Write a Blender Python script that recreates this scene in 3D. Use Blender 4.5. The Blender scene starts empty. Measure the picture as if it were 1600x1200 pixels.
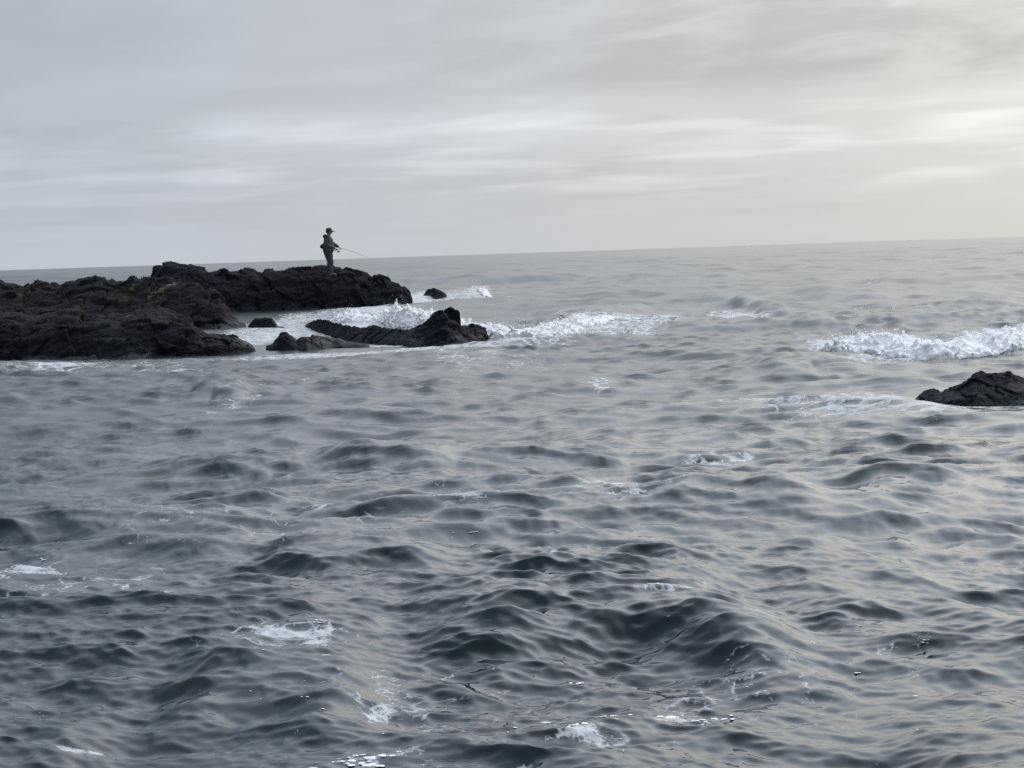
import bpy, bmesh, math
import numpy as np
from mathutils import Matrix, Vector

# ------------------------------------------------------------------ camera
scene = bpy.context.scene
COL = scene.collection
F = 3424.0                       # focal length in pixels of the 1600 px wide photograph
EYE = np.array([0.0, 0.0, 2.0])  # standing on the shore, two metres above the water
PITCH = math.atan(204.0 / F)
ROLL = math.radians(1.90)
fw = np.array([0, math.cos(PITCH), -math.sin(PITCH)])
r0 = np.array([1.0, 0, 0]); u0 = np.cross(r0, fw)
rt = r0 * math.cos(ROLL) - u0 * math.sin(ROLL)
up = u0 * math.cos(ROLL) + r0 * math.sin(ROLL)
cam = bpy.data.cameras.new('camera')
cam.sensor_width = 36.0
cam.lens = 36.0 * F / 1600.0
cam.clip_start = 0.05
cam.clip_end = 60000
camo = bpy.data.objects.new('camera', cam)
M = Matrix.Identity(4)
for i in range(3):
    M[i][0], M[i][1], M[i][2], M[i][3] = rt[i], up[i], -fw[i], EYE[i]
camo.matrix_world = M
COL.objects.link(camo)
scene.camera = camo

# ------------------------------------------------------------------ sky and sun
SUN_AZ, SUN_EL = math.radians(42), math.radians(40)      # azimuth to the right of the view axis
SD = Vector((math.sin(SUN_AZ) * math.cos(SUN_EL), math.cos(SUN_AZ) * math.cos(SUN_EL), math.sin(SUN_EL)))
world = bpy.data.worlds.new('World')
scene.world = world
world.use_nodes = True
nt = world.node_tree
nt.nodes.clear()


class NT:
    """small helper to write node trees"""
    def __init__(s, tree): s.t = tree
    def n(s, typ, **kw):
        nd = s.t.nodes.new(typ)
        for k, v in kw.items():
            setattr(nd, k, v)
        return nd
    def put(s, sock, v):
        if v is None: return
        if hasattr(v, 'is_output'): s.t.links.new(v, sock)
        else: sock.default_value = v
    def math(s, op, a, b=None, c=None, clamp=False):
        nd = s.n('ShaderNodeMath', operation=op); nd.use_clamp = clamp
        s.put(nd.inputs[0], a); s.put(nd.inputs[1], b); s.put(nd.inputs[2], c)
        return nd.outputs[0]
    def vmath(s, op, a, b=None):
        nd = s.n('ShaderNodeVectorMath', operation=op)
        s.put(nd.inputs[0], a); s.put(nd.inputs[1], b)
        return nd.outputs['Value'] if op in ('DOT_PRODUCT', 'LENGTH') else nd.outputs[0]
    def mix(s, f, a, b, blend='MIX'):
        nd = s.n('ShaderNodeMix', data_type='RGBA', blend_type=blend)
        s.put(nd.inputs[0], f)
        for k, v in ((6, a), (7, b)):
            if not hasattr(v, 'is_output') and len(v) == 3: v = (*v, 1)
            s.put(nd.inputs[k], v)
        return nd.outputs[2]
    def ramp(s, v, a, b, lo=0.0, hi=1.0, kind='SMOOTHSTEP'):
        nd = s.n('ShaderNodeMapRange', interpolation_type=kind)
        s.put(nd.inputs[0], v); s.put(nd.inputs[1], a); s.put(nd.inputs[2], b); s.put(nd.inputs[3], lo); s.put(nd.inputs[4], hi)
        return nd.outputs[0]
    def noise(s, vec, scale, detail=4, rough=0.55, dist=0.0):
        nd = s.n('ShaderNodeTexNoise')
        s.put(nd.inputs['Vector'], vec); nd.inputs['Scale'].default_value = scale
        nd.inputs['Detail'].default_value = detail; nd.inputs['Roughness'].default_value = rough
        nd.inputs['Distortion'].default_value = dist
        return nd.outputs[0]
    def xyz(s, x, y, z):
        nd = s.n('ShaderNodeCombineXYZ')
        s.put(nd.inputs[0], x); s.put(nd.inputs[1], y); s.put(nd.inputs[2], z)
        return nd.outputs[0]


W = NT(nt)
BG = 0.1
sky = W.n('ShaderNodeTexSky', sky_type='NISHITA', sun_disc=False)
sky.sun_elevation = SUN_EL
sky.sun_rotation = SUN_AZ
sky.air_density = 1.0; sky.dust_density = 2.0
tc = W.n('ShaderNodeTexCoord').outputs['Generated']
sp = W.n('ShaderNodeSeparateXYZ'); W.put(sp.inputs[0], tc)
X, Y, Z = sp.outputs
zc = W.math('MAXIMUM', Z, 0.0)
za = W.math('MULTIPLY', zc, 1.39)
vv = W.math('MULTIPLY', W.math('LOGARITHM', W.math('ADD', W.math('MULTIPLY', zc, 16.5), 1.0), math.e), 6.0)
# streaks rise a little towards the right, as the cloud bank does
vv2 = W.math('SUBTRACT', vv, W.math('MULTIPLY', X, 1.6))
q = W.xyz(W.math('MULTIPLY', X, 8.5), W.math('MULTIPLY', Y, 8.5), vv2)
n_big = W.noise(q, 0.75, 3, 0.5, 0.4)
n_mid = W.noise(q, 1.7, 5, 0.55, 0.5)
q2 = W.xyz(W.math('MULTIPLY', X, 11.0), W.math('MULTIPLY', Y, 11.0), W.math('MULTIPLY', vv2, 1.8))
n_fine = W.noise(q2, 1.0, 3, 0.45, 0.3)
glow = W.math('MAXIMUM', W.vmath('DOT_PRODUCT', tc, tuple(SD)), 0.0)
glow_wide = W.math('POWER', glow, 2.5)
glow_core = W.math('POWER', glow, 5.0)
hl = W.math('SQRT', W.math('MAXIMUM', W.math('SUBTRACT', 1.0, W.math('MULTIPLY', Z, Z)), 1e-4))
azd = W.math('DIVIDE', W.vmath('DOT_PRODUCT', tc, (math.sin(SUN_AZ), math.cos(SUN_AZ), 0.0)), hl)
warm = W.math('MULTIPLY', W.ramp(azd, 0.55, 0.92), W.ramp(zc, 0.30, 0.75, 1.0, 0.25))
cool = W.mix(W.ramp(zc, 0.08, 0.5), (0.414, 0.453, 0.515), (0.370, 0.435, 0.535))
cloud = W.mix(warm, cool, (0.412, 0.406, 0.390))
struct_ = W.math('ADD', W.math('MULTIPLY', W.math('SUBTRACT', n_big, 0.5), 0.55),
                 W.math('ADD', W.math('MULTIPLY', W.math('SUBTRACT', n_mid, 0.5), 0.42), W.math('MULTIPLY', W.math('SUBTRACT', n_fine, 0.5), 0.16)))
# the deck is even close to the horizon and more broken higher up
struct_ = W.math('MULTIPLY', struct_, W.ramp(za, 0.0, 0.05, 0.15, 1.0))
# thin brighter bands where the deck is thin, a few degrees above the sea
band_h = W.math('MULTIPLY', W.ramp(za, 0.028, 0.048), W.ramp(za, 0.075, 0.105, 1.0, 0.0))
band = W.math('MULTIPLY', W.math('MULTIPLY', band_h, W.ramp(n_fine, 0.44, 0.68)), W.ramp(glow, 0.44, 0.68, 0.10, 0.44))
lum = W.math('ADD', W.math('ADD', W.math('ADD', struct_, 1.07), band), W.math('MULTIPLY', glow_core, 7.2))
lum = W.math('ADD', lum, W.math('MULTIPLY', W.ramp(za, 0.07, 0.16), -0.16))
lum = W.math('ADD', lum, W.ramp(za, 0.0, 0.03, 0.06, 0.0))
# an overcast sky is brighter overhead than at the horizon
lum = W.math('ADD', lum, W.ramp(zc, 0.10, 0.95, 0.0, 0.4, 'LINEAR'))
# the deck is thickest to look through close to the horizon
lum = W.math('MULTIPLY', lum, W.math('SUBTRACT', 1.0, W.math('MULTIPLY', W.ramp(zc, 0.03, 0.16, 0.20, 0.0), warm)))
# a greyer bank of cloud above the bright bands
bank = W.math('MULTIPLY', W.ramp(za, 0.080, 0.115), W.ramp(zc, 0.12, 0.24, 1.0, 0.0))
bank = W.math('MULTIPLY', bank, W.ramp(n_mid, 0.30, 0.62, 0.35, 1.0))
lum = W.math('MULTIPLY', lum, W.math('SUBTRACT', 1.0, W.math('MULTIPLY', bank, W.ramp(warm, 0.0, 1.0, 0.10, 0.34))))
cl = W.n('ShaderNodeVectorMath', operation='SCALE')
W.put(cl.inputs[0], cloud); W.put(cl.inputs[3], W.math('MULTIPLY', lum, 1.0 / BG))
cover = W.ramp(n_big, 0.25, 0.75, 0.93, 0.985)
skyc = W.mix(cover, sky.outputs[0], cl.outputs[0])
bg = W.n('ShaderNodeBackground'); W.put(bg.inputs[0], skyc); bg.inputs[1].default_value = BG
wo = W.n('ShaderNodeOutputWorld'); nt.links.new(bg.outputs[0], wo.inputs[0])

sun = bpy.data.lights.new('sun', 'SUN')
sun.energy = 0.5
sun.angle = math.radians(100)      # a veiled sun, spread by the cloud deck
sun.color = (1.0, 0.93, 0.82)
suno = bpy.data.objects.new('sun', sun)
suno.rotation_euler = (-SD).to_track_quat('-Z', 'Y').to_euler()
suno.location = SD * 200
COL.objects.link(suno)

scene.cycles.use_denoising = False
vs = scene.view_settings
vs.view_transform = 'Standard'; vs.look = 'None'; vs.exposure = 0.0; vs.gamma = 1.0
vs.use_curve_mapping = False

# ------------------------------------------------------------------ helpers
rng = np.random.default_rng(7)


def ray(px, py):
    px = np.asarray(px, float); py = np.asarray(py, float)
    a = (px - 800) / F; b = -(py - 600) / F
    return a[..., None] * rt + b[..., None] * up + fw


def at_depth(px, py, d):
    r = ray(px, py)
    return EYE + r * (np.asarray(d, float) / r[..., 1])[..., None]


def on_water(px, py, z=0.0):
    r = ray(px, py)
    return EYE + r * ((z - EYE[2]) / r[..., 2])[..., None]


_perm = np.random.default_rng(3).permutation(256).astype(np.int32)
_perm = np.concatenate([_perm, _perm, _perm])
_g = np.random.default_rng(4).normal(size=(256, 3)); _g /= np.linalg.norm(_g, axis=1)[:, None]


def perlin(p):
    pi = np.floor(p).astype(np.int64); f = p - pi
    pi = (pi & 255).astype(np.int32)
    w = f * f * f * (f * (f * 6 - 15) + 10)
    out = 0
    for dx in (0, 1):
        wx = w[..., 0] if dx else 1 - w[..., 0]
        for dy in (0, 1):
            wy = w[..., 1] if dy else 1 - w[..., 1]
            for dz in (0, 1):
                wz = w[..., 2] if dz else 1 - w[..., 2]
                h = _perm[_perm[_perm[(pi[..., 0] + dx) & 255] + ((pi[..., 1] + dy) & 255)] + ((pi[..., 2] + dz) & 255)]
                g = _g[h]
                out = out + wx * wy * wz * (g[..., 0] * (f[..., 0] - dx) + g[..., 1] * (f[..., 1] - dy) + g[..., 2] * (f[..., 2] - dz))
    return out * 1.6


def fbm(p, octv=4, gain=0.5, ridged=False, billow=False):
    s = 0; a = 1.0; tot = 0
    for o in range(octv):
        n = perlin(p * 2.03 ** o + o * 17.3)
        if ridged: n = 1 - 2 * np.abs(n)
        if billow: n = 2 * np.abs(n) - 0.6
        s = s + a * n; tot += a; a *= gain
    return s / tot


def worley(p, seed=0):
    """nearest-cell id noise: a constant value for each block and distance to the block's border"""
    pi = np.floor(p).astype(np.int64)
    d1 = np.full(p.shape[:-1], 9.0); d2 = d1.copy(); idv = np.zeros(p.shape[:-1]); fac = idv.copy()
    for dx in (-1, 0, 1):
        for dy in (-1, 0, 1):
            for dz in (-1, 0, 1):
                c = pi + np.array([dx, dy, dz])
                ci = c & 255
                h = _perm[_perm[_perm[ci[..., 0]] + ci[..., 1]] + ((ci[..., 2] + seed) & 255)]
                pt = c + 0.5 + 0.5 * _g[h]
                d = np.linalg.norm(p - pt, axis=-1)
                near = d < d1
                gi = _g[_perm[h + 7]]
                fac = np.where(near, ((p - pt) * gi).sum(-1), fac)
                d2 = np.where(near, d1, np.minimum(d2, d)); idv = np.where(near, _perm[h + 1] / 255.0, idv); d1 = np.minimum(d1, d)
    return idv, d2 - d1, fac


def sstep(x, a, b):
    t = np.clip((x - a) / (b - a), 0, 1)
    return t * t * (3 - 2 * t)


def mesh_np(name, verts, faces, smooth=True):
    """a mesh from numpy arrays, every face with the same number of corners"""
    me = bpy.data.meshes.new(name)
    verts = np.ascontiguousarray(verts, np.float32); faces = np.ascontiguousarray(faces, np.int32)
    nf, k = faces.shape
    me.vertices.add(len(verts)); me.vertices.foreach_set('co', verts.ravel())
    me.loops.add(nf * k); me.loops.foreach_set('vertex_index', faces.ravel())
    me.polygons.add(nf); me.polygons.foreach_set('loop_start', np.arange(nf, dtype=np.int32) * k)
    me.update(calc_edges=True)
    if not smooth:
        me.polygons.foreach_set('use_smooth', np.zeros(nf, bool))
    me.validate()
    return me


def obj(name, me, mat=None, parent=None, label=None, cat=None, group=None, kind=None):
    o = bpy.data.objects.new(name, me)
    COL.objects.link(o)
    if mat is not None and me is not None:
        me.materials.clear(); me.materials.append(mat)
    if parent is not None: o.parent = parent
    if label: o['label'] = label
    if cat: o['category'] = cat
    if group: o['group'] = group
    if kind: o['kind'] = kind
    return o


def grid_faces(nu, nv, off=0):
    i = np.arange(nu - 1)[:, None]; j = np.arange(nv - 1)[None, :]
    a = i * nv + j
    return (np.stack([a, a + nv, a + nv + 1, a + 1], -1).reshape(-1, 4) + off)


def add_attr(me, name, vals):
    at = me.attributes.new(name, 'FLOAT', 'POINT')
    at.data.foreach_set('value', np.ascontiguousarray(vals, np.float32))


def material(name):
    m = bpy.data.materials.new(name); m.use_nodes = True
    t = m.node_tree; t.nodes.clear()
    N = NT(t)
    out = N.n('ShaderNodeOutputMaterial')
    return m, N, out


def principled(N, **kw):
    p = N.n('ShaderNodeBsdfPrincipled')
    for k, v in kw.items():
        k = k.replace('_', ' ')
        if not hasattr(v, 'is_output') and isinstance(v, tuple) and len(v) == 3: v = (*v, 1)
        N.put(p.inputs[k], v)
    return p


def bump(N, height, strength, dist, normal=None):
    b = N.n('ShaderNodeBump')
    b.inputs['Strength'].default_value = strength; b.inputs['Distance'].default_value = dist
    N.put(b.inputs['Height'], height)
    if normal is not None: N.put(b.inputs['Normal'], normal)
    return b.outputs[0]


def attr(N, name):
    return N.n('ShaderNodeAttribute', attribute_name=name).outputs['Fac']


# ------------------------------------------------------------------ materials
def mat_sea():
    m, N, out = material('sea_water')
    pos = N.n('ShaderNodeNewGeometry').outputs['Position']
    foam = attr(N, 'foam'); lost = attr(N, 'rough')
    flat = N.vmath('MULTIPLY', pos, (1, 1, 0.3))
    warp = N.n('ShaderNodeTexNoise'); N.put(warp.inputs['Vector'], flat); warp.inputs['Scale'].default_value = 1.6
    wv = N.vmath('ADD', flat, N.vmath('MULTIPLY', warp.outputs['Color'], (0.55, 0.55, 0)))
    vor = N.n('ShaderNodeTexVoronoi', feature='DISTANCE_TO_EDGE'); N.put(vor.inputs['Vector'], wv); vor.inputs['Scale'].default_value = 3.4
    lace = N.ramp(vor.outputs['Distance'], 0.0, 0.20, 1.0, 0.0)
    vor2 = N.n('ShaderNodeTexVoronoi', feature='DISTANCE_TO_EDGE'); N.put(vor2.inputs['Vector'], wv); vor2.inputs['Scale'].default_value = 11.0
    lace2 = N.ramp(vor2.outputs['Distance'], 0.0, 0.22, 1.0, 0.0)
    vor3 = N.n('ShaderNodeTexVoronoi', feature='DISTANCE_TO_EDGE'); N.put(vor3.inputs['Vector'], wv); vor3.inputs['Scale'].default_value = 30.0
    lace3 = N.ramp(vor3.outputs['Distance'], 0.0, 0.25, 1.0, 0.0)
    n1 = N.noise(wv, 2.1, 7, 0.62)
    n2 = N.noise(flat, 9.0, 6, 0.65)
    pat = N.math('ADD', N.math('MULTIPLY', n1, 0.62), N.math('ADD', N.math('MULTIPLY', lace, 0.24), N.math('ADD', N.math('ADD', N.math('MULTIPLY', lace2, 0.14), N.math('MULTIPLY', lace3, 0.10)), N.math('MULTIPLY', n2, 0.18))))
    thr = N.math('SUBTRACT', 0.97, N.math('MULTIPLY', foam, 1.05))
    mask = N.math('MULTIPLY', N.ramp(N.math('SUBTRACT', pat, thr), -0.02, 0.17), N.ramp(n2, 0.30, 0.62, 0.35, 1.0))
    # small ripples below the size of the mesh
    rip = N.noise(N.vmath('MULTIPLY', pos, (1, 1.25, 1)), 16.0, 2, 0.5, 0.3)
    rip2 = N.noise(pos, 46.0, 3, 0.5)
    nrm = bump(N, rip, 0.10, 0.012)
    water = principled(N, Base_Color=(0.006, 0.017, 0.022), IOR=1.333, Normal=nrm)
    N.put(water.inputs['Roughness'], N.math('MAXIMUM', lost, 0.03))
    fn = bump(N, N.noise(pos, 55.0, 5, 0.7), 0.6, 0.02, nrm)
    white = principled(N, Base_Color=(0.70, 0.71, 0.71), Roughness=0.75, Normal=fn)
    mx = N.n('ShaderNodeMixShader')
    N.put(mx.inputs[0], N.math('MULTIPLY', mask, 0.92)); N.t.links.new(water.outputs[0], mx.inputs[1]); N.t.links.new(white.outputs[0], mx.inputs[2])
    N.t.links.new(mx.outputs[0], out.inputs[0])
    return m


def mat_foam(name='white_water', relief=0.12, through=0.0):
    m, N, out = material(name)
    pos = N.n('ShaderNodeNewGeometry').outputs['Position']
    nz = N.noise(pos, 18.0, 6, 0.7)
    col = N.mix(N.ramp(nz, 0.3, 0.7), (0.88, 0.87, 0.86), (0.96, 0.95, 0.93))
    nrm = bump(N, N.noise(pos, 30.0, 5, 0.6), relief, 0.03)
    p = principled(N, Base_Color=col, Roughness=0.7, Normal=nrm)
    if through:                       # light passes some way through froth
        p.inputs['Subsurface Weight'].default_value = through
        p.inputs['Subsurface Radius'].default_value = (0.09, 0.09, 0.09)
        p.inputs['Subsurface Scale'].default_value = 1.0
    N.t.links.new(p.outputs[0], out.inputs[0])
    return m


def mat_rock(name, dark, mid, ochre, brown_amt, wet_z=0.45):
    """basalt: black weed and wet stone low down, weathered brown stone above, some ochre faces"""
    m, N, out = material(name)
    geo = N.n('ShaderNodeNewGeometry')
    pos = geo.outputs['Position']
    s3 = N.n('ShaderNodeSeparateXYZ'); N.put(s3.inputs[0], pos)
    n1 = N.noise(pos, 0.9, 6, 0.62)
    n2 = N.noise(N.vmath('MULTIPLY', pos, (1, 1, 3.0)), 2.6, 6, 0.65, 0.3)
    n3 = N.noise(pos, 14.0, 6, 0.7)
    zz = N.math('ADD', s3.outputs[2], N.math('MULTIPLY', N.math('SUBTRACT', n1, 0.5), 0.8))
    high = N.ramp(zz, wet_z, wet_z + 0.4)
    br = N.math('MULTIPLY', N.math('MULTIPLY', high, N.ramp(n2, 0.38, 0.66)), brown_amt)
    c = N.mix(br, dark, mid)
    oc = N.math('MULTIPLY', N.math('MULTIPLY', N.ramp(N.noise(pos, 1.3, 5, 0.6), 0.60, 0.70), high), brown_amt)
    c = N.mix(oc, c, ochre)
    c = N.mix(N.ramp(n3, 0.25, 0.75, 0.0, 0.55), c, (0.012, 0.012, 0.015))
    rough = N.ramp(zz, 0.0, wet_z, 0.5, 0.85)
    nrm = bump(N, n3, 0.45, 0.05)
    nrm = bump(N, N.noise(pos, 45.0, 4, 0.7), 0.5, 0.012, nrm)
    p = principled(N, Base_Color=c, Roughness=rough, Normal=nrm)
    p.inputs['Specular IOR Level'].default_value = 0.08
    N.t.links.new(p.outputs[0], out.inputs[0])
    return m


def mat_plain(name, col, rough=0.7, var=0.25, scale=30.0, metallic=0.0, bumpd=0.004):
    m, N, out = material(name)
    tcn = N.n('ShaderNodeTexCoord').outputs['Object']
    nz = N.noise(tcn, scale, 4, 0.6)
    c = N.mix(nz, tuple(x * (1 - var) for x in col), tuple(min(1, x * (1 + var)) for x in col))
    p = principled(N, Base_Color=c, Roughness=rough, Metallic=metallic, Normal=bump(N, nz, 0.5, bumpd))
    N.t.links.new(p.outputs[0], out.inputs[0])
    return m


M_SEA = mat_sea()
M_FOAM = mat_foam()
M_CLOT = mat_foam('foam_clot', 0.02, 0.0)
M_ROCK_BLACK = mat_rock('black_basalt', (0.0055, 0.0065, 0.010), (0.011, 0.010, 0.0115), (0.060, 0.048, 0.036), 0.35, 0.5)
M_ROCK_BROWN = mat_rock('brown_basalt', (0.006, 0.0065, 0.009), (0.028, 0.020, 0.0145), (0.22, 0.15, 0.075), 1.0, 0.55)

# ------------------------------------------------------------------ the sea
def spectrum_tile(L, N, lam_min, lam_max, slope, wind, seed, spread=2.0, power=4.0, iso=0.03):
    """one periodic tile of wind waves (height and sideways drift) with a given rms slope"""
    r = np.random.default_rng(seed)
    k1 = 2 * np.pi * np.fft.fftfreq(N, L / N)
    kx, ky = np.meshgrid(k1, k1, indexing='ij')
    k = np.hypot(kx, ky); k[0, 0] = 1e-6
    kmin, kmax = 2 * np.pi / lam_max, 2 * np.pi / lam_min
    win = sstep(np.log(k), math.log(kmin) - 0.25, math.log(kmin) + 0.25) * (1 - sstep(np.log(k), math.log(kmax) - 0.3, math.log(kmax)))
    wd = np.array(wind) / np.hypot(*wind)
    c = (kx * wd[0] + ky * wd[1]) / k
    amp = np.sqrt(k ** -power * (np.abs(c) ** spread * np.where(c > 0, 1.0, 0.2) + iso)) * win
    h = amp * (r.normal(size=(N, N)) + 1j * r.normal(size=(N, N)))
    h[0, 0] = 0
    H = np.fft.ifft2(h).real
    sx = np.fft.ifft2(1j * kx * h).real; sy = np.fft.ifft2(1j * ky * h).real
    s = slope / math.sqrt((sx ** 2 + sy ** 2).mean())
    Dx = np.fft.ifft2(-1j * kx / k * h).real; Dy = np.fft.ifft2(-1j * ky / k * h).real
    return L, N, np.stack([Dx * s, Dy * s, H * s], -1).astype(np.float32)


def sample(tile, x, y, rot):
    L, N, T = tile
    c, s = math.cos(rot), math.sin(rot)
    u = ((x * c + y * s) / L % 1.0) * N; v = ((-x * s + y * c) / L % 1.0) * N
    i = np.floor(u).astype(np.int64); j = np.floor(v).astype(np.int64)
    fu = (u - i).astype(np.float32)[:, None]; fv = (v - j).astype(np.float32)[:, None]
    i %= N; j %= N; i2 = (i + 1) % N; j2 = (j + 1) % N
    o = (T[i, j] * (1 - fu) + T[i2, j] * fu) * (1 - fv) + (T[i, j2] * (1 - fu) + T[i2, j2] * fu) * fv
    dx = o[:, 0] * c - o[:, 1] * s; dy = o[:, 0] * s + o[:, 1] * c
    return dx, dy, o[:, 2]


def line_dist(x, y, P):
    """distance seaward of a crest line, and position along it"""
    P = P[np.argsort(P[:, 0])]
    xs = np.linspace(P[0, 0], P[-1, 0], 200)
    ys = np.interp(xs, P[:, 0], P[:, 1])
    k = np.hanning(41); k /= k.sum()
    ys = np.convolve(np.pad(ys, 20, 'edge'), k, 'valid')
    sl = np.gradient(ys, xs)
    c = 1 / np.sqrt(1 + np.interp(x, xs, sl) ** 2)
    return (y - np.interp(x, xs, ys)) * c, (x - xs[0]) / (xs[-1] - xs[0])


# crests of single larger waves: (pixel polyline on the water, height m, width towards the shore, width seaward)
SWELLS = [
    ([(620, 992), (740, 1000), (870, 990), (990, 980), (1100, 988), (1200, 1004), (1330, 1020)], 0.19, 0.42, 0.75),
    ([(400, 905), (520, 906), (620, 912), (740, 922)], 0.09, 0.34, 0.6),
    ([(210, 1094), (340, 1082), (430, 1082), (520, 1090), (640, 1098)], 0.11, 0.26, 0.5),
    ([(1230, 962), (1330, 952), (1430, 946), (1500, 950), (1600, 962)], 0.11, 0.30, 0.6),
    ([(1310, 797), (1400, 790), (1540, 790)], 0.07, 0.40, 0.8),
    ([(1000, 824), (1090, 815), (1160, 812), (1230, 816), (1330, 824)], 0.09, 0.36, 0.7),
    ([(-80, 852), (120, 855), (300, 866), (460, 878)], 0.09, 0.45, 0.8),
    ([(-200, 1148), (20, 1150), (220, 1140)], 0.08, 0.3, 0.5),
    ([(1380, 1165), (1560, 1158), (1760, 1160)], 0.07, 0.3, 0.5),
    ([(460, 728), (560, 722), (720, 728)], 0.09, 0.4, 0.8),
    ([(290, 625), (340, 622), (390, 625)], 0.10, 0.4, 0.6),
    ([(1170, 588), (1260, 578), (1380, 580)], 0.13, 0.6, 1.2),
    ([(880, 504), (1010, 492), (1150, 488), (1310, 500)], 0.28, 1.2, 2.2),
    ([(820, 690), (900, 684), (1000, 688)], 0.07, 0.4, 0.7),
    ([(980, 470), (1200, 462), (1420, 466)], 0.22, 1.6, 3.0),
    ([(640, 445), (800, 440), (1000, 438)], 0.10, 2.0, 4.0),
]
CALM = [(1500, 556, 230, 10, .5), (450, 520, 240, 26, .35), (600, 520, 220, 30, .4), (1540, 628, 190, 26, .12), (150, 540, 300, 26, .5), (500, 490, 200, 14, .5)]
# breaking waves: (pixel polyline of the foot on the water, (left, right) bulge heights)
BREAK_RIGHT = [(1285, 551), (1320, 557), (1400, 563), (1460, 567), (1530, 563), (1610, 554), (1750, 543)]
BREAK_MID = [(745, 528), (790, 529), (840, 528), (880, 523), (920, 514), (960, 508), (1010, 506)]
BREAK_LEFT = [(515, 502), (560, 508), (610, 514), (660, 518), (710, 522), (760, 527)]
SWELLS += [([(a, b - 6) for a, b in BREAK_RIGHT], 0.13, 0.55, 1.6), ([(a, b - 4) for a, b in BREAK_MID], 0.12, 0.6, 1.6), ([(a, b - 2) for a, b in BREAK_LEFT], 0.08, 0.6, 1.4)]

# patches of lacy foam lying on the water: px, py, radius x, radius y, strength
FOAMS = [
    (1110, 772, 62, 20, .60), (935, 772, 45, 9, .62), (930, 795, 90, 16, .28), (1010, 815, 120, 10, .22), (482, 829, 28, 7, .62),
    (690, 800, 95, 16, .46), (600, 800, 70, 9, .40), (720, 830, 60, 12, .36), (640, 790, 150, 30, .16),
    (1160, 637, 60, 7, .48), (1290, 640, 140, 16, .36), (1450, 650, 120, 8, .30), (1120, 715, 55, 8, .48), (1340, 618, 120, 16, .2),
    (940, 604, 20, 5, .35), (260, 588, 60, 4, .52), (130, 590, 50, 3, .45), (470, 604, 20, 3, .45), (150, 572, 240, 6, .20), (330, 562, 130, 6, .22),
    (480, 556, 110, 8, .46), (640, 548, 90, 6, .60), (720, 545, 80, 6, .4), (470, 520, 100, 8, .60), (390, 527, 60, 10, .62), (430, 512, 40, 6, .5),
    (470, 498, 60, 7, .55), (560, 490, 70, 8, .50), (580, 503, 70, 7, .6), (600, 532, 50, 5, .62), (660, 468, 26, 3, .6), (705, 467, 30, 3, .55),
    (750, 457, 20, 2.5, .75), (795, 464, 14, 2, .70), (735, 462, 40, 3, .35), (1135, 500, 26, 3, .85), (1010, 506, 60, 4, .5), (960, 513, 60, 7, .55), (1185, 500, 40, 3, .4),
    (830, 535, 80, 5, .42), (1450, 540, 190, 12, .55), (1420, 565, 120, 5, .40), (1330, 575, 60, 6, .25),
    (40, 925, 60, 22, .36), (280, 978, 16, 4, .50), (100, 950, 120, 30, .18), (480, 1015, 80, 14, .36), (590, 1165, 75, 25, .44), (570, 1092, 45, 9, .50), (440, 1180, 40, 14, .5),
    (1020, 1098, 120, 12, .34), (1150, 1065, 160, 40, .16), (930, 1130, 70, 12, .36), (1060, 970, 60, 4, .5), (630, 908, 22, 4, .6), (650, 1060, 160, 60, .16),
    (140, 1140, 45, 10, .36), (800, 1180, 20, 10, .55), (870, 900, 30, 4, .35), (1200, 980, 40, 4, .3),
]


def seapoly(pix, z=0.0):
    a = np.array(pix, float)
    return on_water(a[:, 0], a[:, 1], z)[:, :2]


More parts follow.
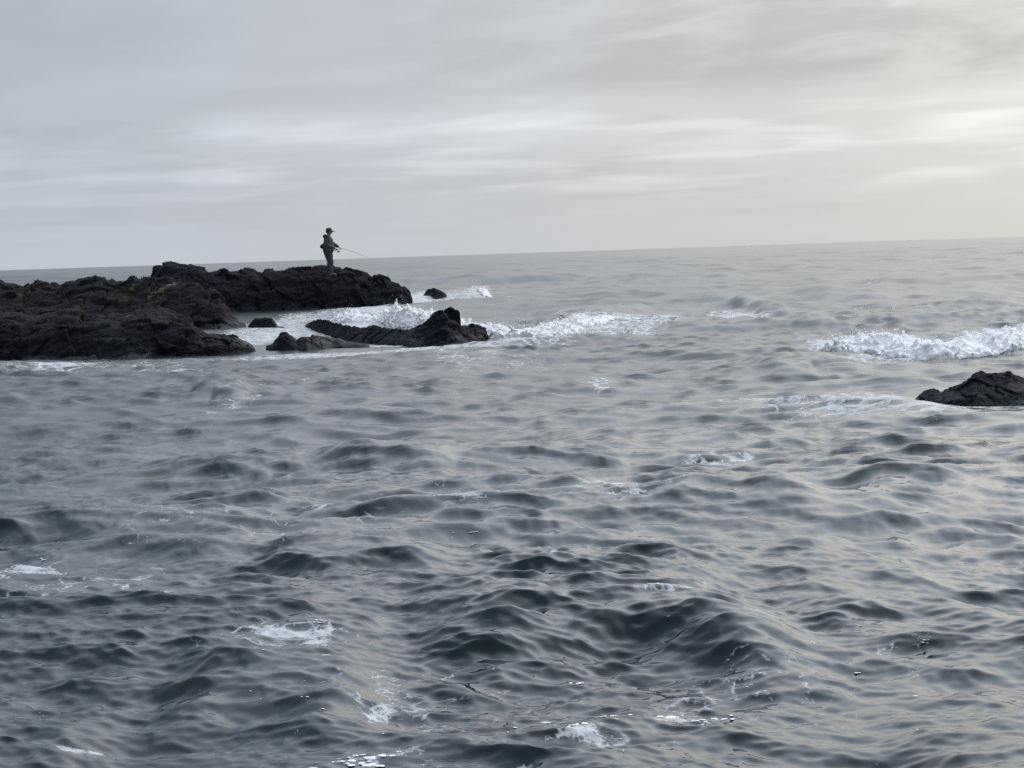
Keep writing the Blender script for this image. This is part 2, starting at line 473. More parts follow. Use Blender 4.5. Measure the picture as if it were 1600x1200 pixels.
def build_sea():
    rr = [0.4]
    def grow(to, fn):
        while rr[-1] < to: rr.append(rr[-1] + fn(rr[-1]))
    grow(7.2, lambda r: r * 0.06)
    grow(14.0, lambda r: r * r / 6500.0)
    grow(60.0, lambda r: 0.0036 * r)
    grow(400.0, lambda r: 0.006 * r)
    grow(3000.0, lambda r: 0.012 * r)
    grow(40000.0, lambda r: 0.05 * r)
    R = np.array(rr)
    th = list(np.radians(np.arange(-14.6, 14.6001, 0.036)))
    stp = math.radians(0.036); a = th[-1]; side = []
    while a < math.pi:
        stp = min(stp * 1.16, math.radians(6)); a += stp; side.append(min(a, math.pi))
    th = [-s for s in side[::-1]] + th + side
    TH = np.array(th)
    nr, na = len(R), len(TH)
    rg, tg = np.meshgrid(R, TH, indexing='ij')
    x = (rg * np.sin(tg)).ravel(); y = (rg * np.cos(tg)).ravel(); r = rg.ravel()
    dth = np.gradient(TH); lat = (rg * dth[None, :]).ravel()
    rad = (np.gradient(R)[:, None] + 0 * tg).ravel()
    spc = np.maximum(rad * 0.6, lat)
    wA = 1 - sstep(r, 350.0, 1400.0); wB = 1 - sstep(spc, 0.3, 2.0); wM = 1 - sstep(rad, 0.16, 0.60); wC = 1 - sstep(rad, 0.045, 0.15)
    SA, SB, SM, SC = 0.10, 0.11, 0.21, 0.23
    tA = spectrum_tile(383.0, 1024, 2.2, 30.0, SA, (-0.2, -1), 11, 7.0, 3.3)
    tB = spectrum_tile(61.0, 2048, 0.55, 2.8, SB, (-0.2, -1), 23, 7.0, 3.2)
    tM = spectrum_tile(23.0, 2048, 0.22, 0.65, SM, (-0.25, -1), 57, 5.5, 3.2)
    tC = spectrum_tile(11.7, 1024, 0.05, 0.24, SC, (-0.3, -1), 31, 4.0, 3.4)
    DX = np.zeros(x.shape); DY = DX.copy(); HH = DX.copy()
    # gusts: ripples come in patches, smooth water between them
    gust = 0.65 + 0.6 * sstep(fbm(np.stack([x / 2.2, y / 8.0, 0 * x], -1), 3), -0.35, 0.45)
    for T, w, rot, ch in ((tA, wA, 0.31, 0.8), (tB, wB, -0.12, 0.9), (tM, wM * gust, 0.05, 0.75), (tC, wC * gust, 0.1, 0.6)):
        idx = np.nonzero(w > 1e-3)[0]
        a_, b_, c_ = sample(T, x[idx], y[idx], rot)
        DX[idx] -= ch * w[idx] * a_; DY[idx] -= ch * w[idx] * b_; HH[idx] += w[idx] * c_
    # sheltered water: behind the low rocks, and around the rock at the right
    for px, py, rx, ry, k in CALM:
        c = on_water(px, py); ax = abs(on_water(px + rx, py)[0] - c[0]); ay = abs(on_water(px, py - ry)[1] - on_water(px, py + ry)[1]) / 2
        g = 1 - (1 - k) * np.exp(-(((x - c[0]) / ax) ** 2 + ((y - c[1]) / ay) ** 2) ** 2)
        DX *= g; DY *= g; HH *= g
    wob = fbm(np.stack([x * 1.1, y * 1.1, 0 * x], -1), 3)
    nearmask = r < 170
    for pix, h, wf, wb in SWELLS:
        P = seapoly(pix)
        lo, hi = P.min(0) - 5, P.max(0) + 5
        idx = np.nonzero(nearmask & (x > lo[0]) & (x < hi[0]) & (y > lo[1]) & (y < hi[1]))[0]
        s, t = line_dist(x[idx], y[idx], P)
        s = s / 1.5 + 0.14 * wob[idx]
        prof = np.where(s < 0, np.exp(-(s / (0.8 * wf)) ** 2), np.exp(-(s / wb) ** 2))
        fade = sstep(t, 0.0, 0.3) * (1 - sstep(t, 0.7, 1.0))
        HH[idx] += 1.1 * h * prof * fade * (1 + 0.2 * wob[idx])
        DY[idx] -= 0.2 * h * prof * fade
    foam = np.zeros(x.shape)
    for px, py, rx, ry, st in FOAMS:
        c = on_water(px, py); e1 = on_water(px + rx, py); e2 = on_water(px, py + ry); e3 = on_water(px, py - ry)
        ax = abs(e1[0] - c[0]); ay = max(abs(e3[1] - e2[1]) / 2, 0.05)
        idx = np.nonzero((np.abs(x - c[0]) < 2.2 * ax) & (np.abs(y - c[1]) < 2.2 * ay))[0]
        q = ((x[idx] - c[0]) / ax) ** 2 + ((y[idx] - c[1]) / ay) ** 2
        foam[idx] = np.maximum(foam[idx], 1.2 * st * np.exp(-0.7 * q ** 1.5))
    foam = np.minimum(foam, np.where(r > 46, 0.42, 0.35))
    # scattered streaks of old foam
    st = fbm(np.stack([x / 2.6 + 9, y / 11.0, 0 * x + 3], -1), 4)
    foam = foam + 0.28 * sstep(st, 0.05, 0.5) * (r < 110)
    # waves finer than the mesh far out act as gloss spread
    alpha2 = 2 * (0.06 * (SC * (1 - wC)) ** 2 + 0.12 * (SM * (1 - wM)) ** 2 + 0.22 * (SB * (1 - wB)) ** 2 + 0.25 * (SA * (1 - wA)) ** 2)
    rough = np.clip(alpha2 ** 0.25, 0.04, 0.29)
    V = np.stack([x + DX, y + DY, HH], -1)
    me = mesh_np('sea', V, grid_faces(nr, na)[:, ::-1])
    add_attr(me, 'foam', foam); add_attr(me, 'rough', rough)
    obj('sea', me, M_SEA, kind='structure')
    return V.reshape(nr, na, 3), R, TH


SEA, SEA_R, SEA_TH = build_sea()


def sea_height(x, y):
    """the water surface near a point"""
    x = np.asarray(x, float); y = np.asarray(y, float)
    i = np.clip(np.searchsorted(SEA_R, np.hypot(x, y)), 0, len(SEA_R) - 1); j = np.clip(np.searchsorted(SEA_TH, np.arctan2(x, y)), 0, len(SEA_TH) - 1)
    return SEA[i, j]


# ------------------------------------------------------------------ rocks
def interp(pts, xs):
    a = np.array(pts, float)
    return np.interp(xs, a[:, 0], a[:, 1])


STEEP = [(0.0, None), (0.03, 0.0), (0.09, 0.42), (0.18, 0.74), (0.30, 0.92), (0.44, 1.0), (0.62, 0.90), (0.82, 0.5), (0.95, 0.0), (1.0, None)]
ROUND = [(0.0, None), (0.06, 0.0), (0.18, 0.40), (0.32, 0.78), (0.48, 1.0), (0.66, 0.82), (0.84, 0.38), (0.94, 0.0), (1.0, None)]
SLOPE = [(0.0, None), (0.04, 0.0), (0.14, 0.30), (0.28, 0.58), (0.42, 0.85), (0.52, 1.0), (0.68, 0.86), (0.85, 0.45), (0.95, 0.0), (1.0, None)]
LEDGE = [(0.0, None), (0.015, 0.0), (0.05, 0.48), (0.11, 0.80), (0.22, 0.90), (0.45, 0.96), (0.70, 1.0), (0.88, 0.85), (0.96, 0.0), (1.0, None)]


def rock(name, top, base, thick, prof, mat, label, nu=240, nv=90, amp=0.10, size=1.0, seed=0, crest=None, group=None, fine=1.0):
    """a rock standing in the sea: skyline and waterline as measured, thickness in metres, then broken up by
    bedding, blocks and cracks"""
    x0, x1 = top[0][0], top[-1][0]
    xs = np.linspace(x0, x1, nu)
    pt = interp(top, xs); pb = interp(base, xs)
    foot = on_water(xs, pb)
    th = interp(thick, xs) if isinstance(thick, list) else np.full(nu, float(thick))
    fr = np.array([p[0] for p in prof]); hz = [p[1] for p in prof]
    ic = int(np.argmax([h if h is not None else -1 for h in hz]))
    cd = foot[:, 1] + th * fr[ic]
    crest_z = at_depth(xs, pt, cd)[:, 2]
    crest_z = np.maximum(crest_z, 0.02)
    dirs = foot[:, :2] / foot[:, 1:2]                     # lines of sight over the ground
    v = np.linspace(0, 1, nv)
    hh = np.array([(-0.5 if h is None else h) for h in hz])
    fr = fr.copy(); fr[0] = -0.12; fr[-1] = 1.12
    P = np.zeros((nu, nv, 3))
    vv_ = np.interp(v, np.linspace(0, 1, len(fr)), fr)
    hv = np.interp(v, np.linspace(0, 1, len(fr)), hh)
    d = foot[:, 1:2] + th[:, None] * vv_[None, :]
    P[..., 0] = dirs[:, 0:1] * d; P[..., 1] = d
    P[..., 2] = np.where(hv[None, :] >= 0, crest_z[:, None] * hv[None, :], hv[None, :] * 0.5)
    P[..., 2] += 0.5 * sea_height(foot[:, 0], foot[:, 1] - 0.3)[:, 2].mean()
    e = sstep(np.linspace(0, 1, nu), 0, 0.03) * (1 - sstep(np.linspace(0, 1, nu), 0.97, 1.0))
    P[..., 2] = P[..., 2] * e[:, None] - 0.30 * (1 - e[:, None])
    # smooth the section once
    P[:, 1:-1] = 0.5 * P[:, 1:-1] + 0.25 * (P[:, :-2] + P[:, 2:])
    du = np.gradient(P, axis=0); dv = np.gradient(P, axis=1)
    n = np.cross(du, dv); n /= np.linalg.norm(n, axis=-1)[..., None] + 1e-9
    if n[..., 2].mean() < 0: n = -n
    Q = (P + seed * 13.7) / size
    bed = Q @ np.array([[0.9, 0.1, -0.35], [-0.1, 0.95, 0.2], [0.35, -0.15, 0.92]])
    wq = Q + 0.35 * np.stack([perlin(Q * 1.3 + 5), perlin(Q * 1.3 + 31), perlin(Q * 1.3 + 77)], -1)
    idv, edge, fac = worley(wq * np.array([1.6, 1.6, 2.6]), seed)
    idf, edgf, faf = worley(wq * np.array([4.6, 4.6, 6.5]), seed + 9)
    big = fbm(Q * 0.9, 3, 0.5)
    strat = fbm(bed * np.array([0.5, 0.5, 3.6]), 4, 0.5, ridged=True)
    small = fbm(Q * 5.5, 4, 0.6, ridged=True)
    disp = (0.6 * big + 0.6 * (idv - 0.5) + 1.2 * fac - 0.15 * (1 - sstep(edge, 0.0, 0.08)) + 0.70 * strat
            + fine * (0.25 * (idf - 0.5) + 0.26 * faf + 0.09 * small))
    hloc = np.clip(crest_z / 0.7, 0.22, 1.0)[:, None]
    # keep the measured skyline: less large-scale displacement on the crest line
    P = P + n * (disp * amp * hloc)[..., None]
    jit = fbm(Q * 7.0 + 3, 3, 0.6)
    P[..., 0] += 0.35 * amp * jit * hloc
    me = mesh_np(name, P.reshape(-1, 3), grid_faces(nu, nv))
    bm = bmesh.new(); bm.from_mesh(me)
    bmesh.ops.recalc_face_normals(bm, faces=bm.faces[:])
    bm.to_mesh(me); bm.free()
    return obj(name, me, mat, label=label, cat='rock', group=group)


TOP_A = [(150, 455), (225, 446), (240, 440), (244, 432), (247, 421), (258, 418), (272, 417), (290, 418), (308, 420), (320, 425), (327, 429), (345, 426),
         (353, 423), (357, 429), (375, 427), (390, 427), (412, 430), (418, 426), (440, 424), (460, 423), (472, 425), (490, 424), (500, 420), (508, 418), (520, 419),
         (545, 424), (562, 427), (575, 432), (583, 438), (588, 435), (600, 438), (618, 446), (630, 452), (638, 459), (645, 467), (650, 474), (653, 478)]
BASE_A = [(150, 500), (300, 497), (400, 492), (500, 487), (560, 484), (620, 481), (653, 479)]
rock('rock_ridge', TOP_A, BASE_A, [(150, 5), (560, 4.6), (630, 3.2), (653, 0.8)], STEEP, M_ROCK_BLACK,
     'long black rock ridge that the fisherman stands on', 520, 130, 0.105, 1.1, 1)

TOP_M = [(-190, 452), (-60, 449), (0, 444), (12, 448), (35, 451), (39, 455), (60, 446), (75, 448), (100, 451), (115, 444), (138, 437), (152, 438), (170, 443), (186, 447),
         (202, 446), (211, 441), (238, 438), (262, 440), (282, 444), (300, 448), (318, 455), (335, 464), (348, 473), (356, 484), (362, 495), (372, 505), (386, 511), (398, 514)]
BASE_M = [(-190, 530), (0, 526), (200, 521), (300, 519), (345, 518), (380, 515), (398, 514)]
rock('brown_ridge', TOP_M, BASE_M, [(-190, 10), (240, 9), (330, 6), (370, 3.5), (398, 0.8)], SLOPE, M_ROCK_BROWN,
     'weathered brown rock mass behind the low black ledge at the left edge', 560, 150, 0.13, 1.35, 2)

TOP_F = [(-190, 492), (-60, 488), (0, 489), (25, 490), (40, 494), (70, 494), (92, 489), (104, 484), (122, 484), (130, 491), (160, 494), (190, 496), (215, 488), (236, 482), (250, 481),
         (268, 486), (284, 494), (298, 505), (308, 515), (318, 521), (332, 521), (348, 523), (362, 522), (374, 526), (384, 530), (394, 535), (402, 541), (410, 546)]
BASE_F = [(-190, 564), (0, 561), (100, 561), (200, 559), (290, 555), (340, 552), (380, 549), (410, 546)]
rock('rock_ledge', TOP_F, BASE_F, [(-190, 10), (230, 9.5), (280, 7.0), (305, 3.0), (325, 1.8), (395, 1.3), (410, 0.5)], LEDGE, M_ROCK_BROWN,
     'broad low rock ledge with a black waterline face and ochre patches on top', 600, 160, 0.10, 1.1, 3)

rock('small_rock', [(386, 514), (392, 506), (400, 500), (412, 498), (424, 499), (430, 504), (434, 511), (442, 512), (448, 515)],
     [(386, 515), (448, 516)], [(386, .3), (412, 1.2), (430, 1.0), (448, .3)], ROUND, M_ROCK_BLACK,
     'small rounded black rock in the foaming inlet below the fisherman', 110, 60, 0.05, 0.5, 4)

rock('low_rock', [(412, 541), (425, 537), (434, 527), (441, 520), (448, 519), (456, 524), (464, 530), (470, 526), (480, 526), (486, 527), (489, 522), (498, 523), (510, 527), (524, 528),
                  (530, 526), (540, 533), (556, 535), (572, 537), (580, 539)],
     [(412, 542), (440, 546), (480, 546), (520, 542), (560, 541), (580, 540)], [(412, .3), (450, 1.5), (530, 1.3), (580, .4)], ROUND, M_ROCK_BLACK,
     'low double-humped black rock in front of the inlet, beside the ledge', 220, 70, 0.07, 0.6, 5)

rock('low_rock', [(470, 511), (480, 505), (492, 500), (502, 497), (512, 500), (530, 505), (548, 508), (565, 511), (585, 508), (598, 510), (612, 513), (635, 513), (650, 511), (660, 506), (670, 498), (680, 491),
                  (688, 487), (694, 490), (702, 495), (710, 500), (716, 506), (728, 509), (742, 506), (752, 508), (759, 512), (762, 520), (768, 527)],
     [(470, 512), (500, 522), (540, 530), (590, 534), (640, 538), (700, 537), (740, 533), (768, 528)], [(470, .3), (520, 1.7), (640, 2.0), (700, 1.9), (768, .4)], SLOPE, M_ROCK_BLACK,
     'long low black rock with a pointed fin, washed by the breaking wave', 420, 80, 0.07, 0.6, 6)
rock('rock_fin', [(684, 503), (688, 492), (693, 485), (700, 482), (708, 480), (714, 481), (718, 486), (719, 493), (720, 503)],
     [(684, 524), (720, 524)], [(684, .4), (702, .8), (720, .4)], ROUND, M_ROCK_BLACK,
     'pointed black rock tip curling up out of the white water', 70, 60, 0.05, 0.45, 7)
rock('small_rock', [(755, 518), (760, 513), (767, 511), (772, 512), (774, 518), (776, 526)], [(755, 527), (776, 527)], 0.5, ROUND, M_ROCK_BLACK,
     'black stub of rock at the right tip of the low rock, in the breaker', 50, 40, 0.04, 0.4, 8)
rock('small_rock', [(660, 463), (664, 459), (668, 453), (674, 451), (682, 452), (690, 456), (696, 459), (699, 464)], [(660, 465), (680, 466), (699, 465)], [(660, .3), (678, 1.4), (699, .4)], ROUND, M_ROCK_BLACK,
     'small black rock alone in the water beyond the end of the ridge', 90, 50, 0.06, 0.6, 9)
rock('corner_rock', [(a, b + 2) for a, b in [(1408, 640), (1424, 634), (1430, 628), (1436, 622), (1444, 614), (1454, 611), (1460, 610), (1466, 613), (1472, 616), (1478, 611), (1490, 610), (1504, 602), (1512, 599), (1519, 594), (1526, 588), (1535, 584),
                     (1544, 586), (1560, 586), (1570, 588), (1577, 586), (1583, 590), (1600, 594), (1640, 602), (1700, 625), (1730, 638)]],
     [(1408, 641), (1424, 640), (1460, 641), (1520, 643), (1600, 638), (1730, 636)], [(1408, .15), (1424, .3), (1450, .7), (1540, 1.3), (1640, 1.2), (1730, .4)], SLOPE, M_ROCK_BLACK,
     'dark craggy rock rising from the calm water at the right edge', 420, 150, 0.048, 0.36, 10)
def tube(bm, pts, radii, seg=12, flat=None):
    """a closed tapering tube through points; radii may be (side, front) pairs"""
    pts = [Vector(p) for p in pts]
    rings = []
    for i, p in enumerate(pts):
        a = pts[max(i - 1, 0)]; b = pts[min(i + 1, len(pts) - 1)]
        t = (b - a).normalized()
        ref = Vector((0, 1, 0)) if abs(t.y) < 0.9 else Vector((1, 0, 0))
        s = ref.cross(t).normalized(); w = t.cross(s).normalized()
        rr_ = radii[i]
        ra, rb = rr_ if isinstance(rr_, tuple) else (rr_, rr_)
        rings.append([bm.verts.new(p + s * math.cos(2 * math.pi * k / seg) * ra + w * math.sin(2 * math.pi * k / seg) * rb) for k in range(seg)])
    for i in range(len(rings) - 1):
        for k in range(seg):
            bm.faces.new((rings[i][k], rings[i][(k + 1) % seg], rings[i + 1][(k + 1) % seg], rings[i + 1][k]))
    bm.faces.new(rings[0][::-1]); bm.faces.new(rings[-1])
    return rings


def ball(bm, c, r, seg=16):
    m = Matrix.Translation(c) @ Matrix.Diagonal((*r, 1))
    bmesh.ops.create_uvsphere(bm, u_segments=seg, v_segments=seg // 2 + 2, radius=1.0, matrix=m)


def fused(name, bm, voxel, smooth=4):
    """fuse overlapping volumes into one continuous skin"""
    bmesh.ops.recalc_face_normals(bm, faces=bm.faces[:])
    me = bpy.data.meshes.new(name + '_parts'); bm.to_mesh(me); bm.free()
    t = bpy.data.objects.new(name + '_tmp', me); COL.objects.link(t)
    md = t.modifiers.new('r', 'REMESH'); md.mode = 'VOXEL'; md.voxel_size = voxel; md.use_smooth_shade = True
    sm = t.modifiers.new('s', 'SMOOTH'); sm.factor = 0.5; sm.iterations = smooth
    dg = bpy.context.evaluated_depsgraph_get()
    res = bpy.data.meshes.new_from_object(t.evaluated_get(dg))
    res.name = name
    bpy.data.objects.remove(t); bpy.data.meshes.remove(me)
    return res


def finish(name, bm, smooth=True):
    bmesh.ops.recalc_face_normals(bm, faces=bm.faces[:])
    me = bpy.data.meshes.new(name); bm.to_mesh(me); bm.free()
    me.polygons.foreach_set('use_smooth', [smooth] * len(me.polygons))
    return me


# ------------------------------------------------------------------ breaking waves
_ico = bmesh.new(); bmesh.ops.create_icosphere(_ico, subdivisions=2, radius=1.0)
ICO_V = np.array([v.co[:] for v in _ico.verts]); ICO_F = np.array([[v.index for v in f.verts] for f in _ico.faces]); _ico.free()
_ico = bmesh.new(); bmesh.ops.create_icosphere(_ico, subdivisions=1, radius=1.0)
DROP = (np.array([v.co[:] for v in _ico.verts]), np.array([[v.index for v in f.verts] for f in _ico.faces])); _ico.free()


def blobs(centres, radii, squash=None, r=None, shape=None):
    """many small lumps as one vertex/face array"""
    r = r or np.random.default_rng(5)
    IV, IF = shape or (ICO_V, ICO_F)
    n = len(centres); k = len(IV)
    jit = 1 + 0.05 * r.normal(size=(n, k))
    sc = np.ones((n, 3)) if squash is None else squash
    ang = r.uniform(0, 2 * np.pi, n); c, s = np.cos(ang), np.sin(ang)
    V = IV[None] * jit[..., None] * sc[:, None, :]
    Vx = V[..., 0] * c[:, None] - V[..., 1] * s[:, None]; Vy = V[..., 0] * s[:, None] + V[..., 1] * c[:, None]
    V = np.stack([Vx, Vy, V[..., 2]], -1) * np.asarray(radii)[:, None, None] + np.asarray(centres)[:, None, :]
    Fc = IF[None] + (np.arange(n) * k)[:, None, None]
    return V.reshape(-1, 3), Fc.reshape(-1, 3)


def breaker(name, foot, heights, thick, label, nu, seed, nblob, plume=None, nspray=2600):
    r = np.random.default_rng(seed)
    P = seapoly(foot)
    seg = np.r_[0, np.cumsum(np.linalg.norm(np.diff(P, axis=0), axis=1))]
    L = seg[-1]
    t = np.linspace(0, L, nu)
    cx = np.interp(t, seg, P[:, 0]); cy = np.interp(t, seg, P[:, 1])
    hk = np.array(heights, float)
    h = np.interp(t / L, hk[:, 0], hk[:, 1])
    h = h * (1 + 0.30 * fbm(np.stack([t * 1.6, 0 * t + seed, 0 * t], -1), 4))
    nv = 44
    v = np.linspace(0, 1, nv)
    sec_d = np.interp(v, [0, .05, .2, .4, .55, .65, .85, 1], [-.10, -.12, -.06, .10, .24, .36, .75, 1.0]) * thick
    sec_h = np.interp(v, [0, .05, .2, .4, .55, .65, .85, 1], [-.5, .02, .40, .82, 1.0, .92, .45, -.3])
    tx = np.gradient(cx); ty = np.gradient(cy); tl = np.hypot(tx, ty)
    nx, ny = -ty / tl, tx / tl
    G = np.zeros((nu, nv, 3))
    wid = np.clip(h / hk[:, 1].max(), 0.15, 1)
    G[..., 0] = cx[:, None] + nx[:, None] * sec_d * wid[:, None]
    G[..., 1] = cy[:, None] + ny[:, None] * sec_d * wid[:, None]
    G[..., 2] = sec_h[None, :] * h[:, None]
    sz = sea_height(G[..., 0], G[..., 1])[..., 2]
    G[..., 2] += sz
    du = np.gradient(G, axis=0); dv = np.gradient(G, axis=1)
    n = np.cross(du, dv); n /= np.linalg.norm(n, axis=-1)[..., None] + 1e-9
    if n[..., 2].mean() < 0: n = -n
    lump = 1.1 * fbm(G * np.array([2.6, 2.6, 3.5]) + seed, 3, 0.55, billow=True) + 0.6 * fbm(G * np.array([7.0, 7.0, 9.0]), 4, 0.62)
    G = G + n * (lump * 0.20 * np.clip(h, 0.08, 0.5)[:, None] / 0.4)[..., None]
    # close the body of white water underneath and at its ends
    quads = grid_faces(nu, nv)
    ii = np.arange(nu - 1) * nv
    quads = np.concatenate([quads, np.stack([ii, ii + nv - 1, ii + 2 * nv - 1, ii + nv], -1)])
    tris = [np.concatenate([quads[:, [0, 1, 2]], quads[:, [0, 2, 3]]])]
    jj = np.arange(1, nv - 1)
    tris += [np.stack([0 * jj, jj + 1, jj], -1), np.stack([0 * jj, jj, jj + 1], -1) + (nu - 1) * nv]
    verts = [G.reshape(-1, 3)]
    off = nu * nv
    # lumps of froth on the surface, fused with it
    w = np.repeat(np.clip(h, 0.03, None)[:, None], nv, 1) * np.interp(v, [0, .1, .5, .75, 1], [0.3, .7, 1.5, .6, 0.1])[None]
    pk = r.choice(nu * nv, nblob, p=(w / w.sum()).ravel())
    rad = 0.012 + 0.032 * r.random(nblob) ** 2.5
    hb = np.repeat(h, nv)[pk]
    rad *= np.clip(hb / 0.25, 0.5, 1.2)
    c = G.reshape(-1, 3)[pk] + r.normal(size=(nblob, 3)) * 0.02
    c[:, 2] += np.abs(r.normal(size=nblob)) * 0.04 * hb / 0.3
    bv, bf = blobs(c, rad, np.stack([1 + r.random(nblob), np.ones(nblob), 0.7 + 0.5 * r.random(nblob)], -1), r)
    verts.append(bv); tris.append(bf + off); off += len(bv)
    if plume is not None:
        for (px, py, w_, pyt, npl) in plume:
            b = on_water(px, py); k = b[1] / F
            Hh = (py - pyt) * k; Wd = w_ * k
            u = r.normal(size=npl) * 0.42; zf = r.random(npl) ** 1.25
            top = np.clip(1.0 - 0.55 * np.abs(u) ** 1.2 + 0.30 * fbm(np.stack([u * 5 + px, 0 * u, 0 * u + seed], -1), 3), 0.1, 1.2)
            c = np.stack([b[0] + u * Wd * (1 - 0.25 * zf) - 0.12 * zf * Wd, b[1] + r.normal(size=npl) * 0.18 * (1 - 0.5 * zf), zf * top * Hh], -1)
            bv, bf = blobs(c, (0.018 + 0.05 * r.random(npl) ** 2) * (1.15 - 0.65 * zf), np.stack([np.ones(npl), np.ones(npl), 1 + r.random(npl)], -1), r)
            verts.append(bv); tris.append(bf + off); off += len(bv)
    body = mesh_np(name + '_body', np.concatenate(verts), np.concatenate(tris))
    bm = bmesh.new(); bm.from_mesh(body); bpy.data.meshes.remove(body)
    fm = fused(name, bm, 0.019, 7)
    fv = np.empty(len(fm.vertices) * 3); fm.vertices.foreach_get('co', fv); fv = fv.reshape(-1, 3)
    fm.calc_loop_triangles()
    ft = np.empty(len(fm.loop_triangles) * 3, np.int32); fm.loop_triangles.foreach_get('vertices', ft)
    bpy.data.meshes.remove(fm)
    fn = fbm(fv * 11.0, 3, 0.6)
    fv[:, 2] += 0.009 * fn; fv[:, 1] += 0.02 * fbm(fv * 9.0 + 7, 3, 0.6)
    verts = [fv]; tris = [ft.reshape(-1, 3)]; off = len(fv)
    # droplets thrown up from the crest in jets
    crest = G[:, 20:28].mean(1)
    jet = sstep(fbm(np.stack([t * 3.3, 0 * t, 0 * t + seed], -1), 3), -0.1, 0.6) + 0.08
    pj = r.choice(nu, nspray, p=(jet * h) / (jet * h).sum())
    hgt = r.exponential(0.34, nspray) * h[pj] * (0.3 + jet[pj])
    c = crest[pj] + np.stack([r.normal(size=nspray) * 0.04 + 0.25 * hgt * r.normal(size=nspray), r.normal(size=nspray) * 0.10, hgt - 0.02], -1)
    bv, bf = blobs(c, 0.0025 + 0.008 * r.random(nspray) ** 3, None, r, DROP)
    verts.append(bv); tris.append(bf + off); off += len(bv)
    # a fringe of fine mist close to the froth
    nm = int(4200 * min(1.0, L / 4.0))
    base_v = fv[r.integers(0, len(fv), nm * 3)]
    keep = base_v[:, 2] > np.median(fv[:, 2]) * 0.6
    base_v = base_v[keep][:nm]; nm = len(base_v)
    c = base_v + np.abs(r.normal(size=(nm, 3))) * np.array([0.0, -0.03, 0.045]) + r.normal(size=(nm, 3)) * 0.018
    tet = (np.array([(1, 1, 1), (-1, -1, 1), (-1, 1, -1), (1, -1, -1)]) / 1.732, np.array([(0, 1, 3), (0, 3, 2), (0, 2, 1), (1, 2, 3)]))
    bv, bf = blobs(c, 0.0025 + 0.0065 * r.random(nm) ** 2, None, r, tet)
    verts.append(bv); tris.append(bf + off); off += len(bv)
    me = mesh_np(name, np.concatenate(verts), np.concatenate(tris))
    return obj(name, me, M_FOAM, label=label, cat='wave')


breaker('breaking_wave', BREAK_RIGHT, [(0, .05), (.05, .16), (.12, .27), (.25, .26), (.4, .19), (.55, .17), (.68, .25), (.8, .27), (1, .24)], 1.5,
        'white breaking wave rolling in from the right edge', 560, 41, 1700)
breaker('breaking_wave', BREAK_MID, [(0, .34), (.15, .38), (.3, .34), (.45, .29), (.6, .26), (.75, .17), (.88, .08), (1, .02)], 1.3,
        'white breaking wave running right from the pointed rock', 420, 42, 1200)
breaker('breaking_wave', BREAK_LEFT, [(0, .10), (.12, .26), (.25, .16), (.36, .14), (.45, .30), (.6, .34), (.75, .30), (1, .34)], 1.2,
        'white splash bursting up between the low rock and the ridge', 400, 43, 1200,
        plume=[(622, 514, 18, 470, 700), (640, 515, 32, 476, 1500), (665, 518, 30, 486, 900), (548, 506, 22, 489, 250), (585, 509, 20, 493, 250)])
breaker('whitecap', [(735, 460), (745, 459), (755, 461), (768, 463)], [(0, .02), (.35, .11), (.6, .07), (1, .02)], 0.5,
        'tiny whitecap to the right of the lone rock beyond the ridge', 80, 44, 250, nspray=40)
# ------------------------------------------------------------------ clots of foam floating close to the shore
def foam_clots():
    r = np.random.default_rng(77)
    spots = [  # px, py, spread x, spread y, number of clots, size
        (480, 1015, 70, 12, 46, 1.0), (590, 1165, 45, 16, 26, 1.6), (555, 1158, 12, 5, 12, 2.6), (612, 1160, 16, 7, 16, 2.6), (570, 1092, 30, 6, 16, 1.6), (440, 1184, 30, 8, 14, 1.8),
        (1000, 1097, 80, 9, 44, 1.7), (1130, 1065, 120, 35, 46, 1.1), (930, 1130, 60, 12, 20, 1.4), (35, 920, 40, 20, 40, 1.0), (280, 978, 18, 4, 14, 1.6), (140, 955, 120, 25, 22, .9),
        (1060, 968, 50, 3, 14, 1.2), (660, 1060, 180, 60, 40, .8), (700, 820, 100, 25, 36, 1.2), (480, 829, 20, 4, 22, 1.5), (930, 772, 30, 6, 18, 1.6), (1110, 775, 45, 14, 26, 1.3),
        (300, 1100, 250, 60, 40, .7), (800, 1180, 20, 8, 12, 2.0), (900, 1000, 400, 120, 60, .6), (400, 880, 300, 50, 40, .7), (1300, 1060, 120, 50, 20, .8), (640, 909, 20, 3, 16, 1.2)]
    C, Rr, S = [], [], []
    for px, py, sx, sy, n, sz in spots:
        for _ in range(int(n * 0.7)):
            p = on_water(px + r.normal() * sx, np.clip(py + r.normal() * sy, 600, 1260))
            rad = sz ** 0.7 * (0.0022 + 0.010 * r.random() ** 4) * math.sqrt(max(p[1], 5) / 15.0)
            m = int(1 + r.integers(0, 5) * min(sz, 2.0))
            stretch = r.uniform(1, 3); a = r.normal() * 0.5
            for _ in range(m):
                o = r.normal(size=2) * rad * 1.1 * np.array([stretch, 1.0])
                ox, oy = o[0] * math.cos(a) - o[1] * math.sin(a), o[0] * math.sin(a) + o[1] * math.cos(a)
                w = sea_height(p[0] + ox, p[1] + oy)
                C.append((w[0], w[1], w[2] + rad * 0.04)); Rr.append(rad * r.uniform(.6, 1.25))
                S.append((r.uniform(1, 2.2), 1.0, r.uniform(.12, .22)))
    V, Fc = blobs(np.array(C), np.array(Rr), np.array(S), r)
    me = mesh_np('sea_foam', V, Fc)
    obj('sea_foam', me, M_CLOT, label='clots and flecks of white foam floating on the near water', cat='foam', kind='stuff')


foam_clots()

# ------------------------------------------------------------------ the fisherman
FEET_PX, FEET_PY, FEET_D = 515.5, 430.0, 85.0


